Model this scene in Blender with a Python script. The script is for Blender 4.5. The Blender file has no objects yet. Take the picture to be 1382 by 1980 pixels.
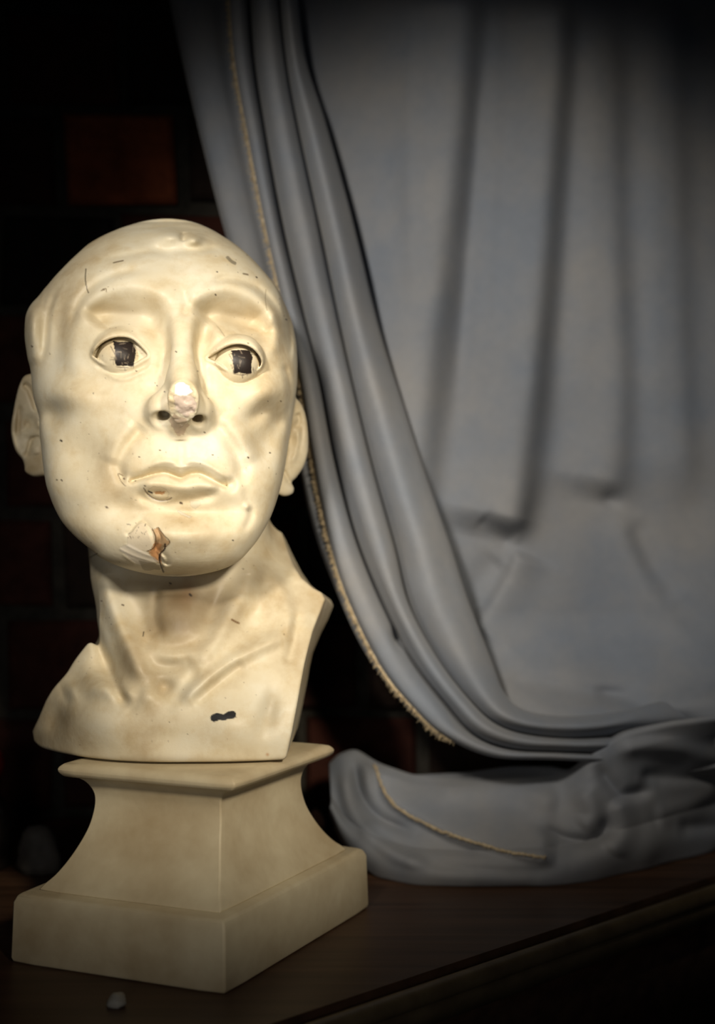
import bpy, math, random
import numpy as np
from mathutils import Vector

# ------------------------------------------------------------------ camera, world, lights, exposure
F = 2400.0                      # focal length in pixels of the 1382x1980 frame
CU, CV = 691.0, 990.0
CZ = 1.0356                     # camera height above the floor (table top is 0.75)
scene = bpy.context.scene
cam_d = bpy.data.cameras.new('camera'); cam = bpy.data.objects.new('camera', cam_d)
scene.collection.objects.link(cam); scene.camera = cam
cam.location = (0, 0, CZ); cam.rotation_euler = (math.radians(90), 0, 0)
cam_d.sensor_fit = 'VERTICAL'; cam_d.sensor_height = 36.0; cam_d.lens = F / 1980 * 36
cam_d.clip_start = 0.01
cam_d.dof.use_dof = True; cam_d.dof.focus_distance = 0.80; cam_d.dof.aperture_fstop = 3.2

world = bpy.data.worlds.new('world'); scene.world = world; world.use_nodes = True
world.node_tree.nodes['Background'].inputs[0].default_value = (0.5, 0.6, 0.8, 1)
world.node_tree.nodes['Background'].inputs[1].default_value = 0.006

def spot(name, loc, target, watts, size, angle, blend, col):
    l = bpy.data.lights.new(name, 'SPOT'); l.energy = watts; l.shadow_soft_size = size
    l.spot_size = math.radians(angle); l.spot_blend = blend; l.color = col
    o = bpy.data.objects.new(name, l); scene.collection.objects.link(o)
    o.location = (loc[0], loc[1], loc[2] + CZ)
    d = Vector((target[0]-loc[0], target[1]-loc[1], target[2]-loc[2]))
    o.rotation_euler = d.to_track_quat('-Z', 'Y').to_euler(); return o
spot('gallery_spotlight', (0.27, 0.06, 0.28), (-0.055, 0.82, -0.03), 29.5, 0.05, 33, 1.0, (1.0, 0.87, 0.67))
spot('added_fill', (-0.22, -0.30, 0.02), (-0.08, 0.9, -0.05), 5.5, 0.18, 40, 1.0, (1.0, 0.95, 0.88))  # unseen lamp added to soften the shade on face and neck
spot('added_curtain_spot', (-0.26, 0.02, 0.44), (0.07, 1.0, 0.065), 37.0, 0.05, 39, 1.0, (1.0, 0.91, 0.77))  # extra unseen spot, added to brighten the cloth

scene.view_settings.view_transform = 'Standard'; scene.view_settings.look = 'None'
scene.view_settings.exposure = 0.0; scene.view_settings.gamma = 1.0
scene.view_settings.use_curve_mapping = False

# ------------------------------------------------------------------ small helpers
def link(o): scene.collection.objects.link(o); return o
def empty(name, loc, label=None, cat=None, group=None):
    o = link(bpy.data.objects.new(name, None)); o.location = loc; o.empty_display_size = 0.05
    if label: o['label'] = label
    if cat: o['category'] = cat
    if group: o['group'] = group
    return o
def tag(o, label, cat, group=None):
    o['label'] = label; o['category'] = cat
    if group: o['group'] = group
    return o
def mesh_np(name, V, Q, mat, parent=None, smooth=True, loc=(0, 0, CZ)):
    """V (n,3) camera-height-relative points; Q (m,4) or list of faces. World z = z + CZ."""
    me = bpy.data.meshes.new(name)
    V = np.asarray(V, np.float64) + np.array(loc)
    if parent is not None: V = V - np.array(parent.location)
    if isinstance(Q, np.ndarray):
        k = Q.shape[1]
        me.vertices.add(len(V)); me.vertices.foreach_set('co', V.astype(np.float32).ravel())
        me.loops.add(Q.size); me.loops.foreach_set('vertex_index', Q.astype(np.int32).ravel())
        me.polygons.add(len(Q)); me.polygons.foreach_set('loop_start', np.arange(0, Q.size, k, dtype=np.int32))
        me.update(calc_edges=True); me.validate()
    else:
        me.from_pydata([tuple(p) for p in V], [], [tuple(q) for q in Q]); me.update()
    if smooth: me.polygons.foreach_set('use_smooth', np.ones(len(me.polygons), bool))
    me.materials.append(mat)
    o = link(bpy.data.objects.new(name, me))
    if parent is not None: o.parent = parent
    return o
def grid_faces(nr, nc, wrap=False):
    i = np.arange(nr-1)[:, None]; j = np.arange(nc if wrap else nc-1)[None, :]; j2 = (j+1) % nc
    return np.stack([i*nc+j, i*nc+j2, (i+1)*nc+j2, (i+1)*nc+j], -1).reshape(-1, 4)
def catmull(P, n=8):
    P = np.asarray(P, float)
    if len(P) < 3: return np.array([P[0] + (P[-1]-P[0])*t for t in np.linspace(0, 1, n+1)])
    E = np.vstack([2*P[0]-P[1], P, 2*P[-1]-P[-2]]); out = []
    for i in range(1, len(E)-2):
        p0, p1, p2, p3 = E[i-1], E[i], E[i+1], E[i+2]
        for t in np.arange(n)/n:
            out.append(0.5*((2*p1)+(-p0+p2)*t+(2*p0-5*p1+4*p2-p3)*t*t+(-p0+3*p1-3*p2+p3)*t**3))
    out.append(P[-1]); return np.array(out)
def smin(a, b, k):
    h = np.clip(0.5+0.5*(b-a)/k, 0, 1); return b+(a-b)*h - k*h*(1-h)
def smax(a, b, k): return -smin(-a, -b, k)
def sstep(a, b, x):
    t = np.clip((x-a)/(b-a), 0, 1); return t*t*(3-2*t)
def unproj(u, v, d):
    return np.stack([(np.asarray(u)-CU)/F*d, d+0*np.asarray(u), -(np.asarray(v)-CV)/F*d], -1)

class Chart:
    """A drawing board (1 unit = 1 px of design space) for relief heights, outlines and stain shapes."""
    def __init__(s, u0, v0, u1, v1, r=1.0):
        s.u0, s.v0, s.r = u0, v0, r
        s.w, s.h = int((u1-u0)*r), int((v1-v0)*r)
        s.U, s.V = np.meshgrid(u0+(np.arange(s.w)+.5)/r, v0+(np.arange(s.h)+.5)/r)
        s.A = np.zeros((s.h, s.w), np.float32)
    def win(s, lo, hi):
        x0 = max(0, int((lo[0]-s.u0)*s.r)); x1 = min(s.w, int((hi[0]-s.u0)*s.r)+2)
        y0 = max(0, int((lo[1]-s.v0)*s.r)); y1 = min(s.h, int((hi[1]-s.v0)*s.r)+2)
        return slice(y0, max(y1, y0)), slice(x0, max(x1, x0))
    def dist(s, pts, w, smooth=True):
        """window, distance to the curve, parameter 0..1 along it, side sign"""
        P = catmull(pts) if smooth and len(pts) > 2 else np.asarray(pts, float)
        m = np.max(w)*3.2
        W = s.win(P.min(0)-m, P.max(0)+m); U, V = s.U[W], s.V[W]
        best = np.full(U.shape, 1e9); T = np.zeros(U.shape); S = np.zeros(U.shape)
        for i in range(len(P)-1):
            a, b = P[i], P[i+1]; ab = b-a; L = ab@ab+1e-9
            t = np.clip(((U-a[0])*ab[0]+(V-a[1])*ab[1])/L, 0, 1)
            dx = U-a[0]-t*ab[0]; dy = V-a[1]-t*ab[1]; d = np.hypot(dx, dy); k = d < best
            best[k] = d[k]; T[k] = (i+t[k])/(len(P)-1); S[k] = np.sign(ab[0]*dy[k]-ab[1]*dx[k])
        return W, best, T, S
    def stroke(s, amp, w, pts, fade=0.18):
        pts = np.asarray(pts, float)
        W, d, T, S = s.dist(pts, w)
        e = np.clip(np.minimum(T, 1-T)/max(fade, 1e-3), 0, 1); e = 0.15+0.85*e*e*(3-2*e)
        s.A[W] += amp*np.exp(-(d/w)**2)*e
    def step(s, amp, w, pts, fall, fade=0.15):
        """one-sided ledge: sharp edge (w) on the curve, fading over `fall` on its right-hand side (walking direction)"""
        W, d, T, S = s.dist(np.asarray(pts, float), max(fall, w)*1.0)
        e = np.clip(np.minimum(T, 1-T)/max(fade, 1e-3), 0, 1); e = e*e*(3-2*e)
        x = d*S
        s.A[W] += amp*e*(1/(1+np.exp(-np.clip(x/(w*.5), -30, 30))))*np.exp(-(np.maximum(x, 0)/fall)**2)
    def blob(s, amp, u, v, ru, rv, ang=0, p=1.0):
        m = max(ru, rv)*3
        W = s.win((u-m, v-m), (u+m, v+m)); U, V = s.U[W]-u, s.V[W]-v
        c, q = math.cos(math.radians(ang)), math.sin(math.radians(ang))
        X, Y = (U*c+V*q)/ru, (-U*q+V*c)/rv
        s.A[W] += amp*np.exp(-((X*X+Y*Y)**p))
    def polygon(s, pts, smooth=True):
        P = catmull(list(pts)+[pts[0]], 6) if smooth else np.vstack([pts, pts[:1]]).astype(float)
        best = np.full(s.U.shape, 1e9); ins = np.zeros(s.U.shape, bool)
        for i in range(len(P)-1):
            a, b = P[i], P[i+1]; ab = b-a; L = ab@ab+1e-9
            t = np.clip(((s.U-a[0])*ab[0]+(s.V-a[1])*ab[1])/L, 0, 1)
            best = np.minimum(best, np.hypot(s.U-a[0]-t*ab[0], s.V-a[1]-t*ab[1]))
            c = (a[1] > s.V) != (b[1] > s.V)
            if abs(ab[1]) > 1e-9: ins ^= c & (s.U < a[0]+(s.V-a[1])*ab[0]/ab[1])
        s.A = np.where(ins, -best, best).astype(np.float32); return s
    def get(s, u, v, A=None):
        A = s.A if A is None else A
        x = np.clip((u-s.u0)*s.r-.5, 0, s.w-1.001); y = np.clip((v-s.v0)*s.r-.5, 0, s.h-1.001)
        i, j = y.astype(np.int32), x.astype(np.int32); fy, fx = y-i, x-j
        if A.ndim == 3: fy, fx = fy[:, None], fx[:, None]
        return (A[i, j]*(1-fx)+A[i, j+1]*fx)*(1-fy)+(A[i+1, j]*(1-fx)+A[i+1, j+1]*fx)*fy

# value noise in 3D
_rng = np.random.RandomState(5); _NT = _rng.rand(32, 32, 32).astype(np.float32)
def noise3(P, s):
    Q = P*s; I = np.floor(Q).astype(np.int64); f = Q-I; f = f*f*(3-2*f); r = 0
    for a in (0, 1):
        for b in (0, 1):
            for c in (0, 1):
                w = (f[:, 0] if a else 1-f[:, 0])*(f[:, 1] if b else 1-f[:, 1])*(f[:, 2] if c else 1-f[:, 2])
                r = r+w*_NT[(I[:, 0]+a) % 32, (I[:, 1]+b) % 32, (I[:, 2]+c) % 32]
    return r*2-1

def mesh_sdf(f, lo, hi, h0, levels):
    """surface nets on a sparse, refined grid"""
    lo = np.array(lo, float); h = h0
    n = np.ceil((np.array(hi)-lo)/h0).astype(int)
    def evalk(keys, dims, h):
        out = np.empty(len(keys), np.float32)
        for a in range(0, len(keys), 400000):
            k = keys[a:a+400000]
            I = np.stack([k//(dims[1]*dims[2]), (k//dims[2]) % dims[1], k % dims[2]], -1)
            out[a:a+400000] = f(lo+I*h)
        return out
    offs = np.array([(a, b, c) for a in (0, 1) for b in (0, 1) for c in (0, 1)])
    D = n+1
    val = evalk(np.arange(D[0]*D[1]*D[2]), D, h).reshape(D) < 0
    c = np.zeros(n, int)
    for o in offs: c += val[o[0]:o[0]+n[0], o[1]:o[1]+n[1], o[2]:o[2]+n[2]]
    act = (c > 0) & (c < 8); n_cur = n.copy()
    for L in range(levels+1):
        if L > 0:
            g = act.copy()                                   # dilate by one cell
            for ax in range(3):
                s1 = [slice(None)]*3; s2 = [slice(None)]*3; s1[ax] = slice(1, None); s2[ax] = slice(None, -1)
                t = g.copy(); t[tuple(s1)] |= g[tuple(s2)]; t[tuple(s2)] |= g[tuple(s1)]; g = t
            act = g.repeat(2, 0).repeat(2, 1).repeat(2, 2); n_cur = n_cur*2; h = h/2
            D = n_cur+1
            cm = np.zeros(D, bool); idx = np.argwhere(act)
            for o in offs: cm[idx[:, 0]+o[0], idx[:, 1]+o[1], idx[:, 2]+o[2]] = True
            keys = np.flatnonzero(cm.ravel()); del cm
            fv = evalk(keys, D, h)
            base = (idx[:, 0]*D[1]+idx[:, 1])*D[2]+idx[:, 2]
            VV = np.empty((len(idx), 8), np.float32)
            for q, o in enumerate(offs): VV[:, q] = fv[np.searchsorted(keys, base+(o[0]*D[1]+o[1])*D[2]+o[2])]
            s = (VV < 0).sum(1); ok = (s > 0) & (s < 8)
            act = np.zeros(n_cur, bool); act[idx[ok, 0], idx[ok, 1], idx[ok, 2]] = True
            idx = idx[ok]; VV = VV[ok]
    # vertices
    edges = [(a, b) for a in range(8) for b in range(a+1, 8) if np.abs(offs[a]-offs[b]).sum() == 1]
    acc = np.zeros((len(idx), 3)); cnt = np.zeros(len(idx))
    for a, b in edges:
        m = (VV[:, a] < 0) != (VV[:, b] < 0)
        t = (VV[m, a]/(VV[m, a]-VV[m, b]))[:, None]
        acc[m] += offs[a]+(offs[b]-offs[a])*t; cnt[m] += 1
    verts = lo+(idx+acc/cnt[:, None])*h
    ck = (idx[:, 0]*n_cur[1]+idx[:, 1])*n_cur[2]+idx[:, 2]      # sorted already
    quads = []
    st = np.array([n_cur[1]*n_cur[2], n_cur[2], 1])
    for ax in range(3):
        b, c = (ax+1) % 3, (ax+2) % 3
        e = np.zeros(3, int); e[ax] = 1; qi = int(np.flatnonzero((offs == e).all(1))[0])
        s0 = VV[:, 0] < 0; s1 = VV[:, qi] < 0; m = np.flatnonzero(s0 != s1)
        k = ck[m]; N = []
        for d in (0, st[b], st[b]+st[c], st[c]):
            j = np.searchsorted(ck, k-d); j = np.minimum(j, len(ck)-1); N.append(np.where(ck[j] == k-d, j, -1))
        N = np.stack(N, -1); ok = (N >= 0).all(1); N = N[ok]; fl = s0[m][ok]
        N[~fl] = N[~fl][:, ::-1]; quads.append(N)
    return verts, np.vstack(quads)

# ------------------------------------------------------------------ materials
def new_mat(name, rough=0.6, spec=0.4):
    m = bpy.data.materials.new(name); m.use_nodes = True
    b = m.node_tree.nodes['Principled BSDF']; b.inputs['Roughness'].default_value = rough
    b.inputs['Specular IOR Level'].default_value = spec
    return m, m.node_tree.nodes, m.node_tree.links, b
def nnoise(N, L, scale, detail=4, rough=0.55, coord='Object'):
    tc = N.new('ShaderNodeTexCoord'); n = N.new('ShaderNodeTexNoise')
    n.inputs['Scale'].default_value = scale; n.inputs['Detail'].default_value = detail
    n.inputs['Roughness'].default_value = rough; L.new(tc.outputs[coord], n.inputs['Vector']); return n
def ramp(N, L, src, stops):
    r = N.new('ShaderNodeValToRGB'); L.new(src, r.inputs[0]); e = r.color_ramp.elements
    for i, (p, c) in enumerate(stops):
        if i < 2: e[i].position = p; e[i].color = (*c, 1)
        else: x = e.new(p); x.color = (*c, 1)
    return r
def mix(N, L, fac, a, b, mode='MIX'):
    m = N.new('ShaderNodeMix'); m.data_type = 'RGBA'; m.blend_type = mode
    for s, val in ((0, fac), (6, a), (7, b)):
        if hasattr(val, 'links') or hasattr(val, 'is_linked'): L.new(val, m.inputs[s])
        elif s == 0: m.inputs[0].default_value = val
        else: m.inputs[s].default_value = (*val, 1)
    return m.outputs[2]
def bump(N, L, b, src, strength, dist):
    k = N.new('ShaderNodeBump'); k.inputs['Strength'].default_value = strength
    k.inputs['Distance'].default_value = dist; L.new(src, k.inputs['Height'])
    if b.inputs['Normal'].is_linked: L.new(b.inputs['Normal'].links[0].from_socket, k.inputs['Normal'])
    L.new(k.outputs[0], b.inputs['Normal'])

def plaster_mat():
    m, N, L, b = new_mat('aged_cream_plaster', 0.46, 0.38)
    big = nnoise(N, L, 16, 5, 0.6); mid = nnoise(N, L, 55, 6, 0.65)
    c1 = ramp(N, L, big.outputs[0], [(0.32, (0.52, 0.42, 0.27)), (0.50, (0.70, 0.62, 0.45)), (0.66, (0.75, 0.70, 0.56))])
    c2 = ramp(N, L, mid.outputs[0], [(0.30, (0.80, 0.70, 0.54)), (0.52, (1, 1, 1))])
    col = mix(N, L, 0.55, c1.outputs[0], c2.outputs[0], 'MULTIPLY')
    at = N.new('ShaderNodeAttribute'); at.attribute_name = 'wear_shade'
    am = N.new('ShaderNodeAttribute'); am.attribute_name = 'wear_shade_amount'
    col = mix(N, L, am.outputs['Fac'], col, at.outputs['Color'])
    L.new(col, b.inputs['Base Color'])
    f = nnoise(N, L, 420, 4, 0.6); bump(N, L, b, f.outputs[0], 0.16, 0.0006)
    g = nnoise(N, L, 90, 3, 0.5); bump(N, L, b, g.outputs[0], 0.22, 0.0012)
    return m
def cloth_mat(name, c0, c1):
    m, N, L, b = new_mat(name, 0.85, 0.12)
    n = nnoise(N, L, 9, 4, 0.6)
    r = ramp(N, L, n.outputs[0], [(0.35, c0), (0.65, c1)])
    tc = N.new('ShaderNodeTexCoord')
    hs = []
    for ax, prof in (('X', 'SIN'), ('Z', 'SIN')):
        w = N.new('ShaderNodeTexWave'); w.bands_direction = ax; w.wave_profile = prof
        w.inputs['Scale'].default_value = 330; w.inputs['Distortion'].default_value = 1.2
        w.inputs['Detail'].default_value = 2; w.inputs['Detail Scale'].default_value = 2
        L.new(tc.outputs['Object'], w.inputs['Vector']); hs.append(w)
    wv = mix(N, L, 0.5, hs[0].outputs[0], hs[1].outputs[0])
    sl = nnoise(N, L, 120, 3, 0.6)
    fine = mix(N, L, 0.5, wv, sl.outputs[0])
    rr = ramp(N, L, fine, [(0.25, (0.88, 0.88, 0.88)), (0.75, (1.05, 1.05, 1.05))])
    col = mix(N, L, 0.8, r.outputs[0], rr.outputs[0], 'MULTIPLY')
    L.new(col, b.inputs['Base Color'])
    b.inputs['Sheen Weight'].default_value = 0.15
    bump(N, L, b, fine, 0.25, 0.0005)
    return m
PLASTER = plaster_mat()
CLOTH = cloth_mat('grey_blue_linen', (0.195, 0.222, 0.272), (0.262, 0.266, 0.280))
def simple(name, stops, scale, rough=0.6, spec=0.3, bs=0.2, bd=0.001, detail=5):
    m, N, L, b = new_mat(name, rough, spec); n = nnoise(N, L, scale, detail, 0.6)
    r = ramp(N, L, n.outputs[0], stops); L.new(r.outputs[0], b.inputs['Base Color'])
    bump(N, L, b, n.outputs[0], bs, bd); return m
FRINGE = simple('tan_selvedge_thread', [(0.3, (0.40, 0.31, 0.19)), (0.7, (0.62, 0.52, 0.36))], 300, 0.9, 0.1)
MORTAR = simple('dark_lime_mortar', [(0.3, (0.020, 0.019, 0.016)), (0.7, (0.050, 0.045, 0.038))], 60, 0.95, 0.1, 0.6, 0.004)
PINK = simple('pale_plaster_flake', [(0.3, (0.5, 0.3, 0.24)), (0.7, (0.65, 0.45, 0.38))], 80)
RED = simple('glossy_red', [(0.3, (0.16, 0.008, 0.008)), (0.7, (0.22, 0.01, 0.01))], 20, 0.3, 0.5, 0.02)
DUSTY = simple('dusty_scrap', [(0.3, (0.06, 0.055, 0.05)), (0.7, (0.10, 0.09, 0.08))], 60)
PALE = simple('pale_grey_scrap', [(0.3, (0.35, 0.34, 0.31)), (0.7, (0.5, 0.48, 0.43))], 60)

def brick_mat():
    m, N, L, b = new_mat('soot_dark_red_brick', 0.9, 0.15)
    g = N.new('ShaderNodeAttribute'); g.attribute_name = 'brick_tone'
    n = nnoise(N, L, 45, 6, 0.65); rr = ramp(N, L, n.outputs[0], [(0.3, (0.5, 0.5, 0.5)), (0.7, (1.2, 1.15, 1.1))])
    L.new(mix(N, L, 1.0, g.outputs['Color'], rr.outputs[0], 'MULTIPLY'), b.inputs['Base Color'])
    bump(N, L, b, n.outputs[0], 0.6, 0.004); return m
BRICK = brick_mat()
def wood_mat():
    m, N, L, b = new_mat('dark_worn_wood', 0.42, 0.4)
    tc = N.new('ShaderNodeTexCoord'); mp = N.new('ShaderNodeMapping')
    mp.inputs['Rotation'].default_value = (0, 0, math.radians(-40.6)); mp.inputs['Scale'].default_value = (3, 60, 60)
    n = N.new('ShaderNodeTexNoise'); n.inputs['Scale'].default_value = 1.6; n.inputs['Detail'].default_value = 6
    L.new(tc.outputs['Object'], mp.inputs[0]); L.new(mp.outputs[0], n.inputs['Vector'])
    r = ramp(N, L, n.outputs[0], [(0.3, (0.050, 0.026, 0.014)), (0.7, (0.115, 0.060, 0.034))])
    L.new(r.outputs[0], b.inputs['Base Color']); bump(N, L, b, n.outputs[0], 0.2, 0.001); return m
WOOD = wood_mat()
WOODEDGE = simple('worn_edge_varnish', [(0.3, (0.12, 0.085, 0.045)), (0.7, (0.2, 0.15, 0.08))], 40, 0.4, 0.4)
FLOORM = simple('dark_floor_boards', [(0.3, (0.02, 0.015, 0.012)), (0.7, (0.04, 0.03, 0.02))], 8)

# ------------------------------------------------------------------ the room: brick wall, floor, table
def box(lo, hi, bev=0.0):
    lo, hi = np.array(lo, float), np.array(hi, float)
    if bev <= 0:
        V = np.array([[(lo, hi)[a][0], (lo, hi)[b][1], (lo, hi)[c][2]] for a in (0, 1) for b in (0, 1) for c in (0, 1)])
        return V, [(0, 1, 3, 2), (4, 6, 7, 5), (0, 4, 5, 1), (2, 3, 7, 6), (0, 2, 6, 4), (1, 5, 7, 3)]
WALL_Y = 1.13
def brick_wall():
    rnd = random.Random(11); V, Fc, T = [], [], []
    pitch = 195/F*WALL_Y; bl = 235/F*WALL_Y; z = -(600-CV)/F*WALL_Y    # a mortar line sits at row 600
    for r in range(-14, 9):
        z0 = z+r*pitch+0.006; z1 = z+(r+1)*pitch-0.006
        off = (0.0 if r % 2 else 0.5)*bl+rnd.uniform(-.003, .003)-0.2712
        for k in range(-5, 9):
            x0 = off+k*bl+0.006; x1 = x0+bl-0.012
            y = WALL_Y-rnd.uniform(0.002, 0.008); j = lambda: rnd.uniform(-.003, .003)
            b = 0.004; n = len(V)
            tone = {(1, 0): (.22, .060, .025), (-1, -1): (.060, .020, .014), (-2, -1): (.050, .017, .013), (-3, -1): (.060, .020, .015)}.get((r, k)) or rnd.choice(((.016, .013, .012), (.022, .014, .011), (.034, .015, .012), (.050, .017, .012)))
            T += [tone]*12
            c = [(x0+j(), z0+j()), (x1+j(), z0+j()), (x1+j(), z1+j()), (x0+j(), z1+j())]
            mx, mz = (x0+x1)/2, (z0+z1)/2
            for (px, pz) in c: V.append((px, WALL_Y+0.02, pz))
            for (px, pz) in c: V.append((px, y+b, pz))
            for (px, pz) in c: V.append((px+(b if px < mx else -b), y, pz+(b if pz < mz else -b)))
            for i in range(4):
                q = (i+1) % 4
                Fc.append((n+i, n+q, n+4+q, n+4+i)); Fc.append((n+4+i, n+4+q, n+8+q, n+8+i))
            Fc.append((n+8, n+9, n+10, n+11)); Fc.append((n+3, n+2, n+1, n))
    me = mesh_np('wall_back', np.array(V), Fc, BRICK, smooth=False); me['kind'] = 'structure'
    ca = me.data.color_attributes.new('brick_tone', 'FLOAT_COLOR', 'POINT')
    for i, t in enumerate(T): ca.data[i].color = (*t, 1)
    v, f = box((-1.3, WALL_Y+0.004, -CZ), (1.6, WALL_Y+0.12, 1.0))
    o = mesh_np('mortar', v, f, MORTAR, smooth=False, parent=me)
    return me
brick_wall()
v, f = box((-1.3, -0.6, -CZ-0.05), (1.6, WALL_Y+0.12, -CZ)); mesh_np('floor', v, f, FLOORM, smooth=False)['kind'] = 'structure'

TZ = -0.2856                                                   # table top height relative to the camera
E0, ED = np.array([0.172, 0.8817]), np.array([0.759, 0.651])   # a point on the front edge and its direction
EN = np.array([ED[1], -ED[0]])                                 # outward normal of the edge
table = empty('wooden_table', (-0.25, 0.8, CZ-CZ), 'dark brown wooden table with worn moulded edge under the bust and cloth', 'table')
def extrude_edge(profile, t0, t1, name, mat):
    """profile: (outward, z) points swept along the front edge"""
    V, n = [], len(profile)
    for t in np.linspace(t0, t1, 30):
        for (o, z) in profile: V.append((*(E0+ED*t+EN*o), z))
    Fq = grid_faces(30, n, wrap=True).tolist(); Fq.append(list(range(n))[::-1]); Fq.append([29*n+i for i in range(n)])
    return mesh_np(name, np.array(V), Fq, mat, parent=table)
tmax = (WALL_Y-0.012-E0[1])/ED[1]; tmin = -1.0
a, b2 = E0+ED*tmin, E0+ED*tmax
pl = [(a[0], a[1]), (b2[0], b2[1]), (a[0]-0.25, WALL_Y-0.012), (a[0]-0.25, a[1])]
V = [(x, y, TZ) for x, y in pl]+[(x, y, TZ-0.028) for x, y in pl]
o = mesh_np('tabletop', np.array(V), [(0, 1, 2, 3), (7, 6, 5, 4)]+[(i, i+4, (i+1) % 4+4, (i+1) % 4) for i in range(4)], WOOD, parent=table, smooth=False)
prof = [(0.0, -0.028), (0.0, -0.006), (0.004, -0.008)]+[(0.010+0.0065*math.cos(t), -0.0085+0.0065*math.sin(t)) for t in np.linspace(2.6, -1.2, 9)]+[(0.0135, -0.017), (0.011, -0.028)]
extrude_edge([(o_, TZ+z_) for o_, z_ in prof], tmin, tmax, 'edge_moulding', WOODEDGE)
extrude_edge([(-0.012, TZ-0.028), (-0.004, TZ-0.028), (-0.004, TZ-0.12), (-0.012, TZ-0.12)], tmin+.05, tmax-.03, 'apron', WOOD)
for (x, y) in ((b2[0]-0.11, b2[1]-0.035), (a[0]-0.2, WALL_Y-0.05), (a[0]-0.2, a[1]+0.05), (a[0]+.02, a[1]+.08)):
    v, f = box((x-.022, y-.022, -CZ), (x+.022, y+.022, TZ-0.028)); mesh_np('leg', v, f, WOOD, parent=table, smooth=False)

# ------------------------------------------------------------------ pedestal
def pedestal():
    t = empty('bust_pedestal', (-0.106, 0.845, CZ+TZ), 'square cream pedestal with moulded top and flared foot under the plaster bust', 'pedestal')
    c = np.array([-0.106, 0.842]); eR = np.array([.47, .883]); eL = np.array([-.935, .355])
    # height above table, half length along eR, half length along eL
    P = {'plinth': [(0, .0925, .076), (.003, .0935, .077), (.038, .0925, .0760), (.0425, .0905, .0740), (.0436, .088, .0715)],
         'shaft': [(.0436, .081, .066), (.047, .078, .064), (.052, .0725, .0600), (.060, .0655, .0560), (.070, .0590, .0520), (.080, .0540, .0490),
                   (.090, .0510, .0475), (.098, .0505, .0470), (.104, .0520, .0480), (.109, .0545, .0510), (.1125, .058, .0555)],
         'cornice': [(.1125, .0600, .0590), (.1135, .0625, .0625), (.1165, .0645, .0655), (.1195, .0640, .0650), (.1215, .0620, .0620), (.1222, .059, .058)]}
    for nm, pr in P.items():
        if nm == 'shaft': q = catmull(pr, 4)
        else: q = np.array(pr)
        V = []; nc = 4*9
        for (z, hr, hl) in q:
            base = [(1, -1), (1, 1), (-1, 1), (-1, -1)]
            for k in range(4):
                a0, a1 = base[k], base[(k+1) % 4]
                for s in range(9):
                    w = s/9; x = a0[0]+(a1[0]-a0[0])*w; y = a0[1]+(a1[1]-a0[1])*w
                    r = 0.985 if s == 0 else 1.0
                    x *= r; y *= r
                    p = c+eR*x*hr+eL*y*hl; V.append((p[0], p[1], TZ+z))
        n = len(q); Fq = grid_faces(n, nc, wrap=True).tolist()
        Fq.append(list(range(nc))[::-1]); Fq.append([(n-1)*nc+i for i in range(nc)])
        o = mesh_np(nm, np.array(V), Fq, PEDM, parent=t, smooth=False)
        bv = o.modifiers.new('bevel', 'BEVEL'); bv.width = 0.0012; bv.segments = 2; bv.angle_limit = math.radians(28)
        for p in o.data.polygons: p.use_smooth = True
        o.data.set_sharp_from_angle(angle=math.radians(38))
    return t
def ped_mat():
    m, N, L, b = new_mat('cream_painted_pedestal_plaster', 0.5, 0.35)
    big = nnoise(N, L, 14, 5, 0.6)
    c1 = ramp(N, L, big.outputs[0], [(0.32, (0.50, 0.40, 0.25)), (0.66, (0.74, 0.66, 0.47))])
    L.new(c1.outputs[0], b.inputs['Base Color']); g = nnoise(N, L, 90, 4, 0.5); bump(N, L, b, g.outputs[0], 0.25, 0.0012); return m
PEDM = ped_mat()
pedestal()

# ------------------------------------------------------------------ bust
S = 0.87/F
def zof(v, y): return -(np.asarray(v, float)-CV)/F*y
# head side table: row, left, right, depth of the silhouette
HS = np.array([(427, 305, 345, .885), (430, 276, 372, .885), (440, 246, 398, .885), (460, 203, 433, .885), (480, 173, 462, .885), (500, 152, 485, .88), (530, 124, 513, .88),
               (560, 98, 538, .88), (590, 79, 554, .88), (620, 64, 565, .88), (660, 62, 572, .88), (700, 64, 574, .87), (740, 70, 573, .865), (780, 74, 568, .86),
               (820, 78, 562, .855), (860, 84, 556, .85), (900, 88, 550, .845), (940, 94, 542, .84), (980, 108, 530, .835), (1010, 124, 518, .83),
               (1040, 152, 500, .825), (1065, 183, 480, .82), (1085, 210, 462, .818), (1100, 234, 444, .816), (1111, 262, 420, .815), (1118, 292, 390, .815), (1121, 315, 365, .815)])
FD = np.array([(429, .875), (440, .862), (460, .843), (490, .826), (530, .812), (570, .804), (610, .799), (650, .797), (700, .798), (750, .797), (800, .793), (850, .789),
               (910, .786), (950, .786), (985, .789), (1030, .786), (1060, .788), (1085, .794), (1105, .804), (1118, .814)])
BD = np.array([(429, .895), (440, .915), (480, .955), (560, .99), (650, 1.005), (750, 1.0), (850, .98), (950, .94), (1030, .90), (1080, .87), (1118, .84)])
MID = np.array([(430, .05), (560, .10), (700, .12), (820, .10), (940, .05), (1060, .02), (1120, 0)])
ZT = zof(427, .885)
hz = zof(HS[:, 0], HS[:, 3]); hs = np.sqrt(np.maximum(ZT-hz, 0))
hxl = (HS[:, 1]-CU)/F*HS[:, 3]; hxr = (HS[:, 2]-CU)/F*HS[:, 3]
def tab(T, z):
    zz = zof(T[:, 0], T[:, 1]) if T is FD else zof(T[:, 0], .87)
    s = np.sqrt(np.maximum(ZT-zz, 0)); return s, T[:, 1]
SS = np.linspace(0, hs[-1], 400)
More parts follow.
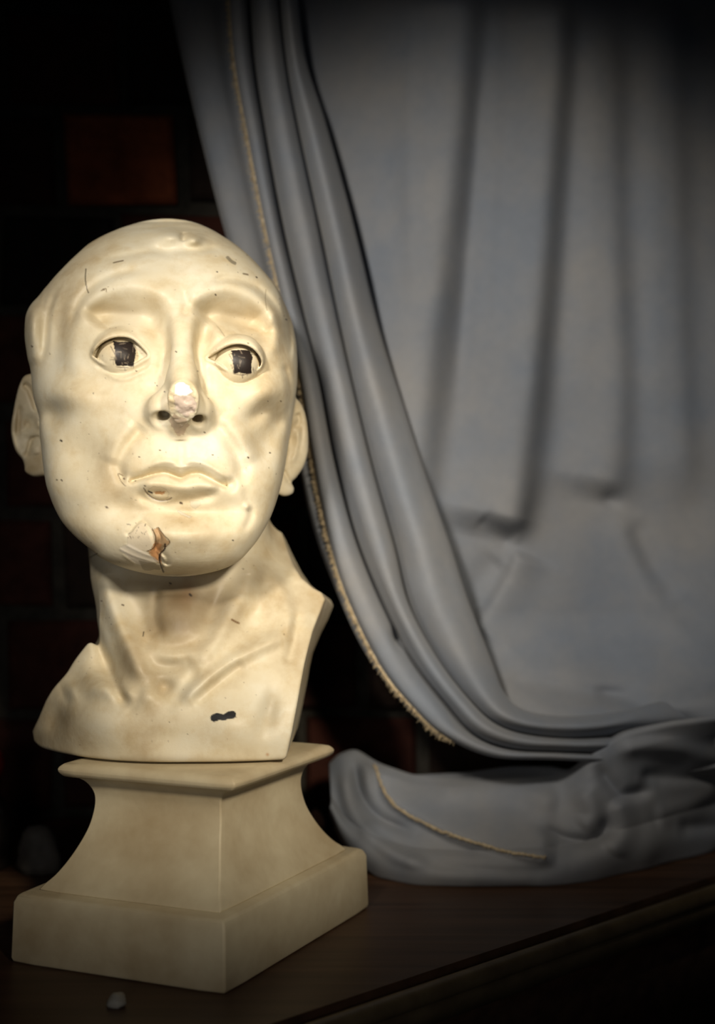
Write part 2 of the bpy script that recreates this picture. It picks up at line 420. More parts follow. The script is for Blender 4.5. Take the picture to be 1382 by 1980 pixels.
def pre(s, val):
    y = np.interp(SS, s, val); k = np.hanning(15); k /= k.sum()
    yp = np.pad(y, 7, mode='reflect', reflect_type='odd'); return np.convolve(yp, k, 'valid')
T_XL, T_XR = pre(hs, hxl), pre(hs, hxr)
T_F = pre(*tab(FD, 0)); T_B = pre(*tab(BD, 0)); T_M = pre(*tab(MID, 0))
T_Y = pre(hs, HS[:, 3])

def lid_relief():
    c = Chart(140, 600, 570, 780, 2)
    for k, (ring, fold, low) in enumerate((([(176, 686), (190, 662), (212, 646), (236, 642), (260, 650), (284, 676)], [(170, 672), (188, 646), (214, 630), (240, 628), (268, 640), (290, 668)], [(190, 708), (212, 718), (240, 721), (268, 710), (290, 692)]),
                             ([(400, 686), (420, 672), (442, 660), (464, 656), (486, 662), (506, 682)], [(396, 682), (416, 662), (440, 647), (466, 642), (492, 648), (512, 668)], [(420, 714), (442, 730), (468, 736), (492, 728), (508, 712)]))):
        c.stroke(1.3, 5, ring, .1); c.stroke(-1.8, 4, fold, .1); c.stroke(-.9, 4, low, .2)
    return c
LD = lid_relief()
def relief():
    c = Chart(-30, 380, 720, 1540)
    st, bl, sp = c.stroke, c.blob, c.step
    # forehead and brows
    bl(1.6, 245, 520, 60, 30); bl(1.2, 430, 520, 55, 28); st(-.8, 16, [(352, 500), (352, 590)])
    bl(7, 330, 457, 26, 13); bl(6, 375, 463, 16, 11); st(-2.0, 6, [(352, 448), (356, 468)]); st(-1.8, 8, [(285, 478), (330, 483), (385, 482), (430, 478)])
    st(-1.4, 8, [(200, 502), (290, 487), (340, 492)])
    st(2.2, 22, [(158, 640), (170, 600), (200, 568), (250, 552), (305, 560), (338, 590)])
    st(-2.0, 9, [(136, 640), (150, 590), (180, 553), (225, 530), (285, 520)])
    st(2.4, 19, [(368, 600), (385, 570), (430, 556), (480, 568), (520, 600), (536, 640)])
    st(-2.2, 8, [(400, 548), (440, 538), (490, 552), (530, 590), (548, 630)])
    bl(-6.5, 232, 612, 60, 19, 4); bl(-7.5, 302, 642, 20, 32, -15)
    bl(-7.5, 445, 618, 52, 20, 12); bl(-8.5, 396, 645, 16, 34, 8); bl(-4.0, 505, 645, 20, 20, 30)
    st(-1.4, 8, [(356, 560), (360, 590), (352, 615)])
    sp(-8.5, 24, [(160, 616), (180, 594), (210, 578), (250, 576), (295, 590), (328, 618)], 56); sp(-9.5, 22, [(374, 610), (396, 588), (440, 578), (485, 594), (520, 630)], 56)
    st(1.0, 18, [(150, 600), (138, 650), (142, 700), (165, 735)]); st(1.2, 12, [(520, 600), (532, 640), (528, 690)])
    st(-2.0, 12, [(318, 600), (322, 650), (316, 700), (306, 745)]); st(-1.6, 10, [(384, 610), (382, 660), (388, 720), (394, 760)])
    bl(-3.0, 500, 800, 34, 16, -35); bl(2.4, 430, 840, 20, 26, -30); bl(1.8, 260, 800, 26, 30)
    # temples and hair bulge
    bl(-3.4, 116, 640, 22, 70, 8); bl(3.0, 62, 630, 14, 44); st(-.8, 7, [(108, 560), (90, 620), (82, 700)]); st(.8, 12, [(72, 590), (62, 650), (66, 710)])
    st(-1.0, 6, [(548, 560), (560, 620), (562, 700)]); bl(-2.0, 552, 640, 12, 50)
    for k in range(5): st(-.25, 4, [(100+k*6, 520+k*4), (82+k*4, 600), (80+k*3, 690)]); st(-.4, 3.5, [(530+k*6, 520+k*9), (548+k*5, 590), (556+k*4, 680)])
    # lower orbit, cheeks
    st(-1.0, 5, [(182, 700), (205, 716), (238, 723), (272, 712), (292, 695)]); st(.8, 6, [(190, 708), (235, 733), (285, 712)])
    st(-1.1, 5, [(410, 700), (432, 722), (462, 736), (492, 728), (512, 708)]); st(.7, 6, [(425, 730), (465, 748), (505, 730)])
    bl(4.2, 140, 762, 55, 30, 10); bl(5.0, 512, 755, 40, 28, -10); bl(1.8, 250, 770, 40, 28); bl(1.8, 440, 780, 30, 28)
    bl(-3.6, 105, 800, 26, 30, 15); bl(-5.0, 165, 880, 48, 55, -15); bl(-6.0, 508, 850, 34, 48, 15); bl(-3.0, 535, 810, 18, 24)
    st(-1.2, 7, [(548, 700), (560, 750), (556, 810)])
    # nasolabial folds, muzzle
    st(-3.0, 14, [(278, 822), (255, 850), (236, 880), (222, 925)]); st(1.8, 20, [(262, 815), (232, 852), (212, 900)])
    st(-3.6, 14, [(410, 812), (438, 845), (462, 885), (472, 940)]); st(2.0, 20, [(428, 800), (462, 845), (488, 900)])
    bl(3.2, 343, 878, 78, 40); st(-1.3, 11, [(349, 850), (351, 902)], .05)
    # mouth
    st(1.4, 6, [(262, 916), (300, 896), (328, 893), (350, 902), (368, 892), (395, 897), (428, 916), (444, 930)])
    sp(-3.6, 2.2, [(246, 934), (262, 929), (280, 924), (300, 918), (318, 916), (334, 921), (350, 926), (366, 919), (383, 917), (398, 923), (416, 933), (433, 940), (444, 940)][::-1], 13, .06)
    st(-3.0, 4.5, [(248, 934), (262, 929), (280, 924), (300, 918), (318, 916), (334, 921), (350, 926), (366, 919), (383, 917), (398, 923), (416, 933), (433, 940), (442, 940)], .04)
    st(0.5, 5, [(268, 918), (300, 903), (328, 902), (350, 912), (368, 901), (392, 905), (424, 924), (438, 934)])
    st(3.7, 13, [(262, 938), (285, 936), (310, 936), (335, 940), (360, 942), (385, 938), (410, 941), (428, 944)])
    st(-2.5, 10, [(258, 950), (285, 966), (318, 974), (356, 969), (392, 963), (424, 950)])
    bl(-3.2, 236, 922, 10, 11); bl(-3.4, 446, 936, 10, 12)
    bl(-3.6, 345, 990, 60, 14); bl(-1.6, 240, 975, 30, 22); bl(-1.8, 440, 985, 30, 24)
    bl(6.2, 345, 1034, 80, 27); bl(1.8, 330, 1075, 80, 26)
    bl(1.6, 478, 980, 7, 7); st(-1.0, 8, [(470, 940), (486, 990), (470, 1030)])
    bl(1.6, 180, 1000, 40, 40); bl(1.2, 470, 1030, 30, 30)
    # chin damage: broken plates
    sp(-1.3, 1.3, [(246, 1040), (262, 1018), (276, 1008), (290, 1030), (300, 1060), (318, 1078), (322, 1096)][::-1], 8, .05)
    st(-1.6, 3.4, [(302, 1020), (310, 1042), (300, 1062), (312, 1082), (322, 1092)], .05); bl(-1.2, 308, 1060, 13, 20)
    st(-1.2, 2.0, [(318, 1055), (309, 1070), (312, 1090), (318, 1105)], .05)
    for q in ([(228, 1060), (262, 1076), (306, 1090)], [(240, 1052), (276, 1070), (300, 1078)], [(236, 1072), (262, 1092)]): st(.3, 2.2, q, .1)
    # lower-lip chip
    st(-1.0, 2, [(280, 950), (292, 962), (312, 968), (330, 964)], .1); bl(-.9, 306, 953, 16, 5)
    # neck
    st(7.20, 22, [(190, 1085), (215, 1170), (250, 1250), (285, 1330)]); st(-4.80, 12, [(172, 1190), (200, 1270), (225, 1330), (250, 1370)])
    bl(-5.76, 275, 1190, 26, 48, -18); bl(4.16, 345, 1195, 48, 52); st(-2.24, 10, [(305, 1130), (300, 1190), (310, 1230)])
    st(4.80, 22, [(500, 1070), (470, 1150), (420, 1230), (365, 1315)]); bl(-4.48, 412, 1180, 22, 45, 22)
    st(-1.6, 14, [(268, 1228), (300, 1245), (340, 1250), (390, 1238), (420, 1222)]); st(1.6, 14, [(275, 1248), (330, 1268), (385, 1255)])
    bl(-3.52, 330, 1290, 40, 14); st(-0.8, 14, [(280, 1268), (330, 1285), (375, 1272)])
    bl(-6.40, 318, 1330, 18, 18); bl(2.56, 286, 1345, 22, 20)
    # chest
    st(4.80, 20, [(270, 1352), (220, 1335), (165, 1330), (120, 1345)]); bl(-6.40, 205, 1285, 30, 26, 30); bl(-4.00, 150, 1325, 30, 30)
    st(5.12, 16, [(345, 1362), (390, 1325), (440, 1285), (500, 1250), (570, 1220)]); st(-2.6, 13, [(325, 1372), (345, 1345), (372, 1310), (390, 1290)], .4)
    st(-2.8, 13, [(370, 1362), (400, 1335), (445, 1300), (475, 1280)])
    bl(-4.80, 490, 1200, 30, 32); st(2.88, 16, [(520, 1100), (550, 1160), (560, 1230)]); st(-2.56, 10, [(575, 1180), (568, 1240), (555, 1290)])
    bl(-4.16, 520, 1375, 18, 40, 15); bl(3.84, 450, 1400, 50, 40); bl(4.16, 190, 1390, 60, 40); bl(-2.56, 330, 1430, 60, 30)
    bl(-3.20, 110, 1390, 20, 30, 20)
    # ears (the same board, the strokes lie over the ears)
    E = Chart(-30, 680, 720, 990)
    e = E.stroke
    e(-3.6, 5.5, [(44, 742), (56, 752), (64, 772), (72, 796)], .1); e(-2.2, 8, [(60, 815), (50, 828), (46, 838)], .3)
    e(-2.4, 5, [(38, 780), (36, 815), (34, 845)], .2)
    E.blob(-4.0, 58, 815, 15, 14); E.blob(-2.5, 56, 850, 13, 12); e(2.2, 5, [(76, 805), (72, 815), (78, 830)], .2)
    e(-2.6, 4, [(68, 845), (60, 852), (54, 872), (48, 884)], .15); e(1.5, 6, [(28, 790), (24, 830), (32, 868), (48, 888)], .2)
    e(-2.0, 3.5, [(78, 846), (64, 846)], .2); e(1.5, 7, [(66, 862), (70, 880)], .2)
    e(-3.0, 6, [(573, 798), (578, 812), (570, 830)], .2); E.blob(-3.6, 560, 850, 10, 18); e(-1.6, 5, [(585, 810), (582, 850), (575, 880)], .2)
    e(-2.0, 4, [(546, 905), (556, 925), (560, 935)], .2); e(1.6, 6, [(575, 830), (578, 860), (562, 900)], .2)
    return c, E
RL, RE = relief()
RLA = RL.A*(0.00130-0.0001*(RL.V > 1110)); REA = RE.A*0.001
EARL = Chart(-30, 680, 140, 960).polygon([(84, 740), (70, 723), (50, 723), (38, 733), (28, 760), (20, 800), (17, 835), (25, 868), (40, 888), (44, 900), (46, 912), (62, 921), (82, 920), (100, 915), (110, 830), (105, 760)])
EARR = Chart(500, 720, 660, 1000).polygon([(548, 775), (565, 769), (577, 774), (588, 795), (594, 830), (594, 870), (586, 900), (572, 922), (563, 932), (567, 944), (564, 954), (551, 959), (538, 955), (525, 940), (520, 850), (530, 790)])
def _sc(pts): return [(CU+(u-CU)*d/.82, CV+(v-CV)*d/.82) for u, v, d in pts]
CHEST = Chart(-60, 960, 760, 1560).polygon(_sc([(262, 1120, .88), (226, 1180, .88), (196, 1222, .88), (164, 1264, .88), (130, 1308, .88), (104, 1345, .875), (84, 1382, .87), (65, 1412, .865), (66, 1432, .86), (94, 1458, .85),
        (140, 1476, .84), (210, 1486, .83)])+[(380, 1490), (548, 1490), (553, 1470), (566, 1410), (576, 1355), (586, 1290), (597, 1230), (608, 1185), (614, 1160), (606, 1146), (588, 1136), (562, 1114), (542, 1085), (524, 1050), (505, 1010),
        (400, 1010), (260, 1060)], smooth=False)
# eye openings
EYL = Chart(140, 620, 330, 760, 2).polygon([(181, 688), (186, 675), (200, 662), (218, 654), (236, 652), (254, 656), (268, 667), (284, 686), (272, 695), (256, 704), (236, 709), (214, 706), (196, 699)])
EYR = Chart(360, 630, 560, 770, 2).polygon([(402, 692), (420, 681), (440, 670), (460, 666), (480, 670), (496, 682), (505, 698), (500, 712), (486, 721), (466, 724), (444, 717), (424, 703)])
EL_C = unproj(232, 684, .8105); ER_C = unproj(458, 697, .8105); ER_ = 0.0145
NOSE_AX = [(unproj(352, 640, .799), .0055), (unproj(352, 690, .789), .0065), (unproj(354, 735, .777), .0078), (unproj(355, 768, .767), .0090), (unproj(354, 788, .768), .0088)]

# neck tables: row at depth .88 -> left, right, front, back
NK = np.array([(960, 170, 505, .84, .99), (1000, 152, 512, .85, .99), (1050, 153, 516, .852, .985), (1120, 165, 522, .846, .98), (1200, 190, 520, .836, .975), (1260, 212, 505, .828, .97),
               (1320, 235, 480, .818, .965), (1380, 255, 450, .812, .96), (1440, 270, 430, .812, .955)])
nz = zof(NK[:, 0], .87)
def capsule(P, a, b, ra, rb):
    ab = b-a; t = np.clip(((P-a)@ab)/(ab@ab), 0, 1)
    return np.linalg.norm(P-a-t[:, None]*ab, axis=1)-(ra+(rb-ra)*t)
def ell(P, c, r):
    q = (P-c)/r; k = np.linalg.norm(q, axis=1); g = np.linalg.norm(q/r, axis=1)+1e-9; return (k-1)*k/g

def bust_sdf(P):
    x, y, z = P[:, 0], P[:, 1], P[:, 2]
    yy = np.maximum(y, .3); u = CU+F*x/yy; v = CV-F*z/yy
    D = RL.get(u, v, RLA)
    # head
    s = np.sqrt(np.maximum(ZT-z, 0)); xl, xr = np.interp(s, SS, T_XL), np.interp(s, SS, T_XR)
    yf, yb, yc = np.interp(s, SS, T_F), np.interp(s, SS, T_B), np.interp(s, SS, T_Y)
    mid = np.interp(s, SS, T_M)
    yc = np.clip(yc, yf+.004, yb-.004)
    a = np.maximum((xr-xl)/2, .001); cx = (xl+xr)/2
    xn = (x-cx)/a; xn = xn-mid*(1-np.minimum(xn*xn, 1))
    fr = y < yc
    b = np.where(fr, yc-yf, yb-yc); yn = np.abs(y-yc)/b
    p = np.where(fr, 2.35, 2.15)
    ax = np.abs(xn)+1e-6
    r = (ax**p+(yn+1e-6)**p)**(1/p)
    g = np.sqrt((ax/a)**2+(yn/b)**2)+1e-6
    dh = (r-1)*r/g
    dh = np.clip(dh, -.05, .2)
    dh = smax(dh, z-ZT, .004); dh = smax(dh, -(z-hz[-1])+.0025, .014)
    w = sstep(.02, -.015, y-yc+.0)
    Dh = D*w
    # neck
    zz = -z; nzz = -nz
    nl, nr, nf, nb = (np.interp(zz, nzz, NK[:, i]) for i in (1, 2, 3, 4))
    nl, nr = (nl-CU)*S, (nr-CU)*S
    yc2 = nf+.048; b = np.where(y < yc2, yc2-nf, nb-yc2); a = (nr-nl)/2
    ax = np.abs((x-(nl+nr)/2)/a); yn = np.abs(y-yc2)/b; r = np.sqrt(ax*ax+yn*yn); g = np.sqrt((ax/a)**2+(yn/b)**2)+1e-6
    dn = (r-1)*r/g
    dn = smax(dn, z-zof(940, .87), .01); dn = smax(dn, -(z+.160), .004)
    # chest slab
    vo = CV-F*z/.82; uo = CU+F*(x-sstep(-.12, -.06, x)*np.maximum(y-.82, 0)*(.02+.05*np.clip((1300-vo)/110, 0, 1)))/.82
    vo = vo-420*np.maximum(y-.85, 0)*sstep(-.12, -.05, x)*np.clip((1330-vo)/100, 0, 1)
    oc = CHEST.get(uo, vo)*(.82/F)
    t = (uo-345)/290
    cf = .800+np.where(t > 0, .018, .050)*np.abs(t)**2.3+.062*(np.clip((1430-vo)/290, 0, 2))**1.6
    cb = .930+.02*np.clip((1400-vo)/200, 0, 1)
    dc = smax((cf-y)*.85, oc, .0018); dc = smax(dc, y-cb, .01)
    body = smin(dn, dc, .018)
    body = smax(body-D*sstep(.03, -.01, y-.87), -(z+.1618), .003)
    head = dh-Dh
    d = smin(head, body, np.where(v < 1140, .008, .012))
    # ears
    for C, dep, sg in ((EARL, .885, 1), (EARR, .885, -1)):
        m = (y > .845) & (y < .93) & (z > 0.0) & (z < .11) & ((x < -.19) if sg > 0 else (x > -.075))
        if m.any():
            Q = P[m]; ux = CU+F*Q[:, 0]/dep; vx = CV-F*Q[:, 2]/dep
            o2 = C.get(ux, vx)*(dep/F)
            lean = (Q[:, 0]+.215)*-.30 if sg > 0 else (Q[:, 0]+.06)*.45
            fy = dep-.006+lean - RE.get(u[m], v[m], REA)
            de = smax(smax(o2, fy-Q[:, 1], .0045), Q[:, 1]-(fy+.013), .006)
            d[m] = smin(d[m], de, .0025)
    # nose
    m = (y < .83) & (z > .020) & (z < .18) & (x > -.18) & (x < -.08)
    if m.any():
        Q = P[m]; dd = d[m]; um, vm = u[m], v[m]
        n = None
        for (a0, r0), (a1, r1) in zip(NOSE_AX[:-1], NOSE_AX[1:]):
            c_ = capsule(Q, a0, a1, r0, r1); n = c_ if n is None else smin(n, c_, .004)
        for c_, r_ in ((unproj(311, 797, .788), (.0080, .0112, .0080)), (unproj(386, 802, .788), (.0068, .0112, .0080))):
            n = smin(n, ell(Q, c_, np.array(r_)), .007)
        for c_ in (unproj(320, 782, .786), unproj(378, 786, .786)):
            n = smin(n, capsule(Q, unproj(353, 728, .786), c_, .006, .0085), .009)
        n = smin(n, capsule(Q, unproj(350, 792, .770), unproj(346, 822, .785), .0052, .0055), .004)
        dd = smin(dd, n, .012)
        # broken tip: two rough planes
        rough = noise3(Q, 350)*.0005+noise3(Q, 800)*.0002
        c1 = unproj(354, 752, .7625); n1 = np.array([.05, -.93, .38]); n1 /= np.linalg.norm(n1)
        c2 = unproj(358, 784, .7640); n2 = np.array([.12, -.97, -.20]); n2 /= np.linalg.norm(n2)
        c3 = unproj(345, 825, .774); n3 = np.array([-.05, -.80, -.60]); n3 /= np.linalg.norm(n3)
        loc = (np.hypot(um-356, (vm-790)*.75) < 48)
        for c_, n_, k in ((c1, n1, .3), (c2, n2, 1.6), (c3, n3, 1.6)):
            cut = (Q-c_)@n_+rough*k
            dd = np.where(loc, smax(dd, cut, .0006), dd)
        # nostrils
        for a0, b0, r0 in ((unproj(315, 812, .774), unproj(318, 795, .793), .0042), (unproj(384, 817, .776), unproj(381, 803, .793), .0040)):
            dd = smax(dd, -capsule(Q, a0, b0, r0, r0*.8), .0018)
        dd = smax(dd, -ell(Q, unproj(308, 815, .777), np.array((.0076, .0085, .0056))), .003)
        dd = smax(dd, -ell(Q, unproj(390, 821, .778), np.array((.0060, .0082, .0052))), .003)
        d[m] = dd
    # eyes
    for C, c_ in ((EYL, EL_C), (EYR, ER_C)):
        m = np.abs(P-c_).max(1) < .03
        if m.any():
            Q = P[m]; op = C.get(u[m], v[m])*(.80/F)
            rr = np.linalg.norm(Q-c_, axis=1)
            lid = rr-(ER_+.0034)-LD.get(u[m], v[m])*.001+np.maximum(c_[2]-Q[:, 2], 0)*.28
            # the socket surface is carved back over the opening, lids wrap the ball
            full = smin(d[m], lid, .003)
            # thick rolled rim around the opening
            full = full-.0007*np.exp(-((op-.0014)/.0010)**2)*(Q[:, 1] < c_[1]+.004)
            dd = smax(full, -op*.9, .0008)
            dd = np.minimum(dd, full+.0062)          # shallow opening with a floor
            d[m] = np.where(Q[:, 1] < c_[1]+.006, np.minimum(dd, np.linalg.norm(Q-c_-np.array([0, .0002, -.0032]), axis=1)-ER_), d[m])
    return d

def wear_shade_paint():
    """stains, shade in hollows, chips, specks and scribbled pupils, drawn as colour + opacity"""
    c = Chart(-30, 380, 720, 1540, 2.0); R = np.zeros((c.h, c.w, 4), np.float32)
    rnd = random.Random(4)
    def lay(mask, col, W=None):
        W = W or (slice(None), slice(None)); a = np.clip(mask, 0, 1)[..., None]
        old = R[W]; al = old[..., 3:]; na = a+al*(1-a)
        old[..., :3] = (np.array(col)*a+old[..., :3]*al*(1-a))/np.maximum(na, 1e-4); old[..., 3:] = na
    def line(pts, w, col, al=1.0, smooth=True):
        W, d, T, S_ = c.dist(np.asarray(pts, float), max(w, 1.5), smooth); lay(al*np.clip((w-d)/1.0+.5, 0, 1), col, W)
    def soft(u, v, ru, rv, col, al, ang=0):
        W = c.win((u-3*max(ru, rv), v-3*max(ru, rv)), (u+3*max(ru, rv), v+3*max(ru, rv)))
        U, V = c.U[W]-u, c.V[W]-v; q, s_ = math.cos(math.radians(ang)), math.sin(math.radians(ang))
        lay(al*np.exp(-((U*q+V*s_)/ru)**2-((-U*s_+V*q)/rv)**2), col, W)
    def patch(pts, col, al=1.0, jag=1.5):
        P = []
        for i in range(len(pts)):
            a, b = np.array(pts[i], float), np.array(pts[(i+1) % len(pts)], float)
            for t in (0, .33, .66): P.append(a+(b-a)*t+np.array([rnd.uniform(-jag, jag), rnd.uniform(-jag, jag)]))
        P = np.array(P); W = c.win(P.min(0)-4, P.max(0)+4); U, V = c.U[W], c.V[W]
        ins = np.zeros(U.shape, bool)
        for i in range(len(P)):
            a, b = P[i], P[(i+1) % len(P)]
            if abs(b[1]-a[1]) > 1e-6: ins ^= ((a[1] > V) != (b[1] > V)) & (U < a[0]+(V-a[1])*(b[0]-a[0])/(b[1]-a[1]))
        lay(ins*al, col, W)
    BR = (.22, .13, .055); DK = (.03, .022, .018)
    # brown staining on neck and under jaw, darkened further as painted chin shade
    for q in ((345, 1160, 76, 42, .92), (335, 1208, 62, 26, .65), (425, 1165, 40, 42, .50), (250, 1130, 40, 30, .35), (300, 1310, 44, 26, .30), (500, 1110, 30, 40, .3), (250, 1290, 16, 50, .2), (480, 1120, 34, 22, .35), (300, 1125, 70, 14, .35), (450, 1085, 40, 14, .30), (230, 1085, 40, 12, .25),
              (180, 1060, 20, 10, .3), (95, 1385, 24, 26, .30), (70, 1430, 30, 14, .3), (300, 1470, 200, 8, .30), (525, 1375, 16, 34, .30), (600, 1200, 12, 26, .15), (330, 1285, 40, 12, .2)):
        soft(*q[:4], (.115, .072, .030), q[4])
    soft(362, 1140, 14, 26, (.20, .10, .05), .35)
    for q in ((235, 600, 58, 18, .50), (445, 610, 54, 22, .55), (300, 650, 14, 26, .2), (398, 650, 10, 24, .25), (530, 800, 20, 30, .15), (500, 870, 26, 30, .2), (105, 795, 24, 20, .12), (530, 850, 20, 30, .18), (350, 835, 40, 16, .2), (60, 905, 16, 8, .4)): soft(*q[:4], (.30, .22, .115), q[4])  # tint in the face hollows: partly stain, partly shade put into the colour
    # broken nose: fresh white plaster and grey-pink rough core
    patch([(338, 745), (344, 739), (356, 739), (366, 746), (372, 758), (366, 764), (350, 766), (338, 762)], (.93, .90, .84), 1, 1.2)
    patch([(338, 764), (352, 767), (370, 763), (378, 775), (382, 788), (372, 797), (361, 806), (348, 800), (339, 790), (336, 776)], (.58, .47, .40), .95, 2)
    patch([(336, 800), (352, 806), (362, 812), (366, 822), (356, 840), (342, 844), (334, 828), (326, 812)], (.40, .29, .21), .75, 2)
    for _ in range(26):
        a = (rnd.uniform(336, 378), rnd.uniform(766, 838)); line([a, (a[0]+rnd.uniform(-9, 9), a[1]+rnd.uniform(-4, 4))], .8, rnd.choice([(.30, .22, .17), (.8, .72, .64)]), .6, False)
    # chin damage
    patch([(246, 1040), (262, 1018), (278, 1009), (294, 1020), (300, 1046), (292, 1062), (270, 1066), (248, 1056)], (.70, .60, .46), .55)
    patch([(294, 1022), (306, 1020), (316, 1034), (328, 1048), (318, 1060), (310, 1078), (314, 1092), (300, 1086), (284, 1066), (298, 1058), (301, 1040)], (.46, .30, .16), .95, 1.5)
    patch([(300, 1046), (312, 1052), (308, 1070), (312, 1088), (296, 1080), (288, 1066)], (.42, .20, .08), .8, 2)
    patch([(228, 1058), (250, 1052), (282, 1068), (306, 1086), (270, 1094), (246, 1078)], (.74, .68, .60), .5, 2)
    patch([(266, 1082), (300, 1090), (318, 1094), (310, 1102), (280, 1102)], (.16, .12, .07), .6, 2)
    line([(319, 1052), (318, 1062), (310, 1070), (308, 1080), (311, 1094), (316, 1106)], 1.6, DK)
    line([(294, 1022), (301, 1040), (298, 1058), (284, 1066)], .9, (.12, .07, .03)); line([(306, 1020), (316, 1034), (328, 1048), (318, 1060)], .9, (.12, .07, .03))
    for _ in range(16):
        a = (rnd.uniform(244, 282), rnd.uniform(1008, 1040)); line([a, (a[0]+rnd.uniform(-3, 3), a[1]+rnd.uniform(-4, 4))], .8, DK, .6, False)
    # lip chip
    patch([(286, 946), (300, 940), (318, 944), (328, 954), (322, 964), (304, 962), (290, 954)], (.62, .52, .34), .8, 1)
    patch([(296, 952), (310, 949), (320, 950), (316, 957), (304, 956)], (.38, .19, .07), .9, 1.2); line([(287, 950), (294, 953)], 1.6, DK)
    line([(278, 944), (288, 958), (306, 968), (326, 966), (332, 962)], .9, (.16, .1, .06)); line([(286, 958), (304, 968), (322, 968)], .8, (.85, .80, .72), .8)
    patch([(366, 968), (386, 968), (388, 976), (378, 984), (368, 978)], (.50, .47, .38), .45, .8); patch([(342, 987), (356, 992), (372, 1000), (366, 1002), (350, 995)], (.52, .48, .40), .7, .6)
    # specks: u, v, size
    SP = [(350, 973, 3.4), (368, 1150, 3.4), (329, 1128, 2.6), (237, 1170, 2.4), (169, 1115, 2.2), (118, 852, 2.8), (110, 928, 2), (119, 928, 2), (309, 871, 1.9), (269, 884, 1.9), (206, 981, 2.8),
          (240, 926, 2.2), (522, 876, 2.2), (318, 758, 1.6), (300, 741, 1.8), (304, 746, 1.4), (340, 680, 1.8), (264, 718, 1.7), (372, 754, 1.5), (382, 718, 1.4), (417, 570, 2.2), (480, 664, 1.8), (411, 880, 1.6),
          (480, 885, 2.6), (543, 776, 1.8), (518, 776, 1.4), (553, 618, 2), (62, 670, 2.2), (450, 1045, 2), (200, 560, 2), (420, 526, 2), (496, 536, 2), (470, 1100, 1.5), (395, 836, 1.8), (180, 760, 1.3), (96, 684, 1.4),
          (280, 940, 2), (262, 930, 1.6), (155, 1050, 1.4), (196, 1162, 1.6), (520, 905, 1.3)]
    for (u, v, r) in SP:
        line([(u-r*.4, v-r*.3), (u+r*rnd.uniform(.1, .8), v+r*rnd.uniform(-.2, .6))], r*.62, rnd.choice([DK, (.07, .045, .03), (.12, .08, .05)]), .95, False)
    for _ in range(170):
        u, v = rnd.uniform(90, 560), rnd.uniform(460, 1450); line([(u, v), (u+rnd.uniform(-1.5, 1.5), v+rnd.uniform(-1.5, 1.5))], rnd.uniform(.4, .9), (.15, .10, .06), rnd.uniform(.4, .8), False)
    # scratches and hairline cracks
    line([(448, 1198), (455, 1202), (462, 1205)], 1.8, (.20, .12, .06)); line([(220, 508), (228, 506), (238, 504)], 1.3, (.25, .2, .13)); line([(440, 498), (447, 505), (454, 509)], 3.0, (.2, .17, .12), .8)
    line([(470, 529), (479, 531)], 1.4, (.25, .2, .13)); line([(196, 562), (204, 558), (206, 564)], 1, (.3, .24, .16))
    line([(166, 520), (165, 540), (168, 558), (171, 566)], 1.1, (.10, .08, .05), .9); line([(514, 560), (513, 580), (516, 600)], .8, (.3, .24, .15), .7)
    line([(156, 1086), (170, 1080), (188, 1070)], .9, (.12, .08, .05), .9); line([(278, 1222), (277, 1230)], 1.1, DK)
    line([(238, 920), (228, 916), (235, 932), (243, 940)], .8, (.15, .1, .06), .8)
    # black painted dash on the chest
    line([(414, 1389), (424, 1386), (432, 1387), (442, 1383), (450, 1381)], 6.0, (.012, .012, .014)); line([(414, 1388), (420, 1386)], 7.5, (.012, .012, .014)); line([(443, 1383), (449, 1382)], 7.5, (.012, .012, .014))
    line([(448, 1470), (560, 1470)], 1, BR, .3); soft(517, 1459, 3, 3, (.45, .22, .08), .8); soft(250, 1695, 4, 4, DK, .5)
    # scribbled pupils
    for (cu, cv, w, h) in ((240, 684, 22, 24), (468, 699, 21, 23)):
        patch([(cu-w, cv-h), (cu+w*.6, cv-h*1.02), (cu+w, cv-h*.4), (cu+w*.85, cv+h*.95), (cu-w*.75, cv+h), (cu-w*.8, cv-h*.1)], (.020, .014, .013), 1.0, 1.8)
        for _ in range(46):
            a = (cu+rnd.uniform(-w, w), cv+rnd.uniform(-h, h*.9)); vert = rnd.random() < .55
            b = (a[0]+rnd.uniform(-3, 3), a[1]+rnd.uniform(4, 13)) if vert else (a[0]+rnd.uniform(5, 14)*rnd.choice((-1, 1)), a[1]+rnd.uniform(-3, 3))
            line([a, b], rnd.uniform(.5, .9), rnd.choice([(.02, .013, .012), (.02, .015, .012), (.02, .015, .012), (.30, .24, .18), (.02, .015, .012)]), rnd.uniform(.3, .75), False)
        line([(cu-w-4, cv-h*.6), (cu-w*.8, cv+2)], .8, (.1, .07, .06), .8, False)
        line([(cu-w*.7, cv+h+1), (cu, cv+h+3), (cu+w*.8, cv+h)], .8, (.12, .08, .06), .8)
        line([(cu, cv+h), (cu+1, cv+h+9)], .8, (.1, .07, .06), .7, False)
    return c, R

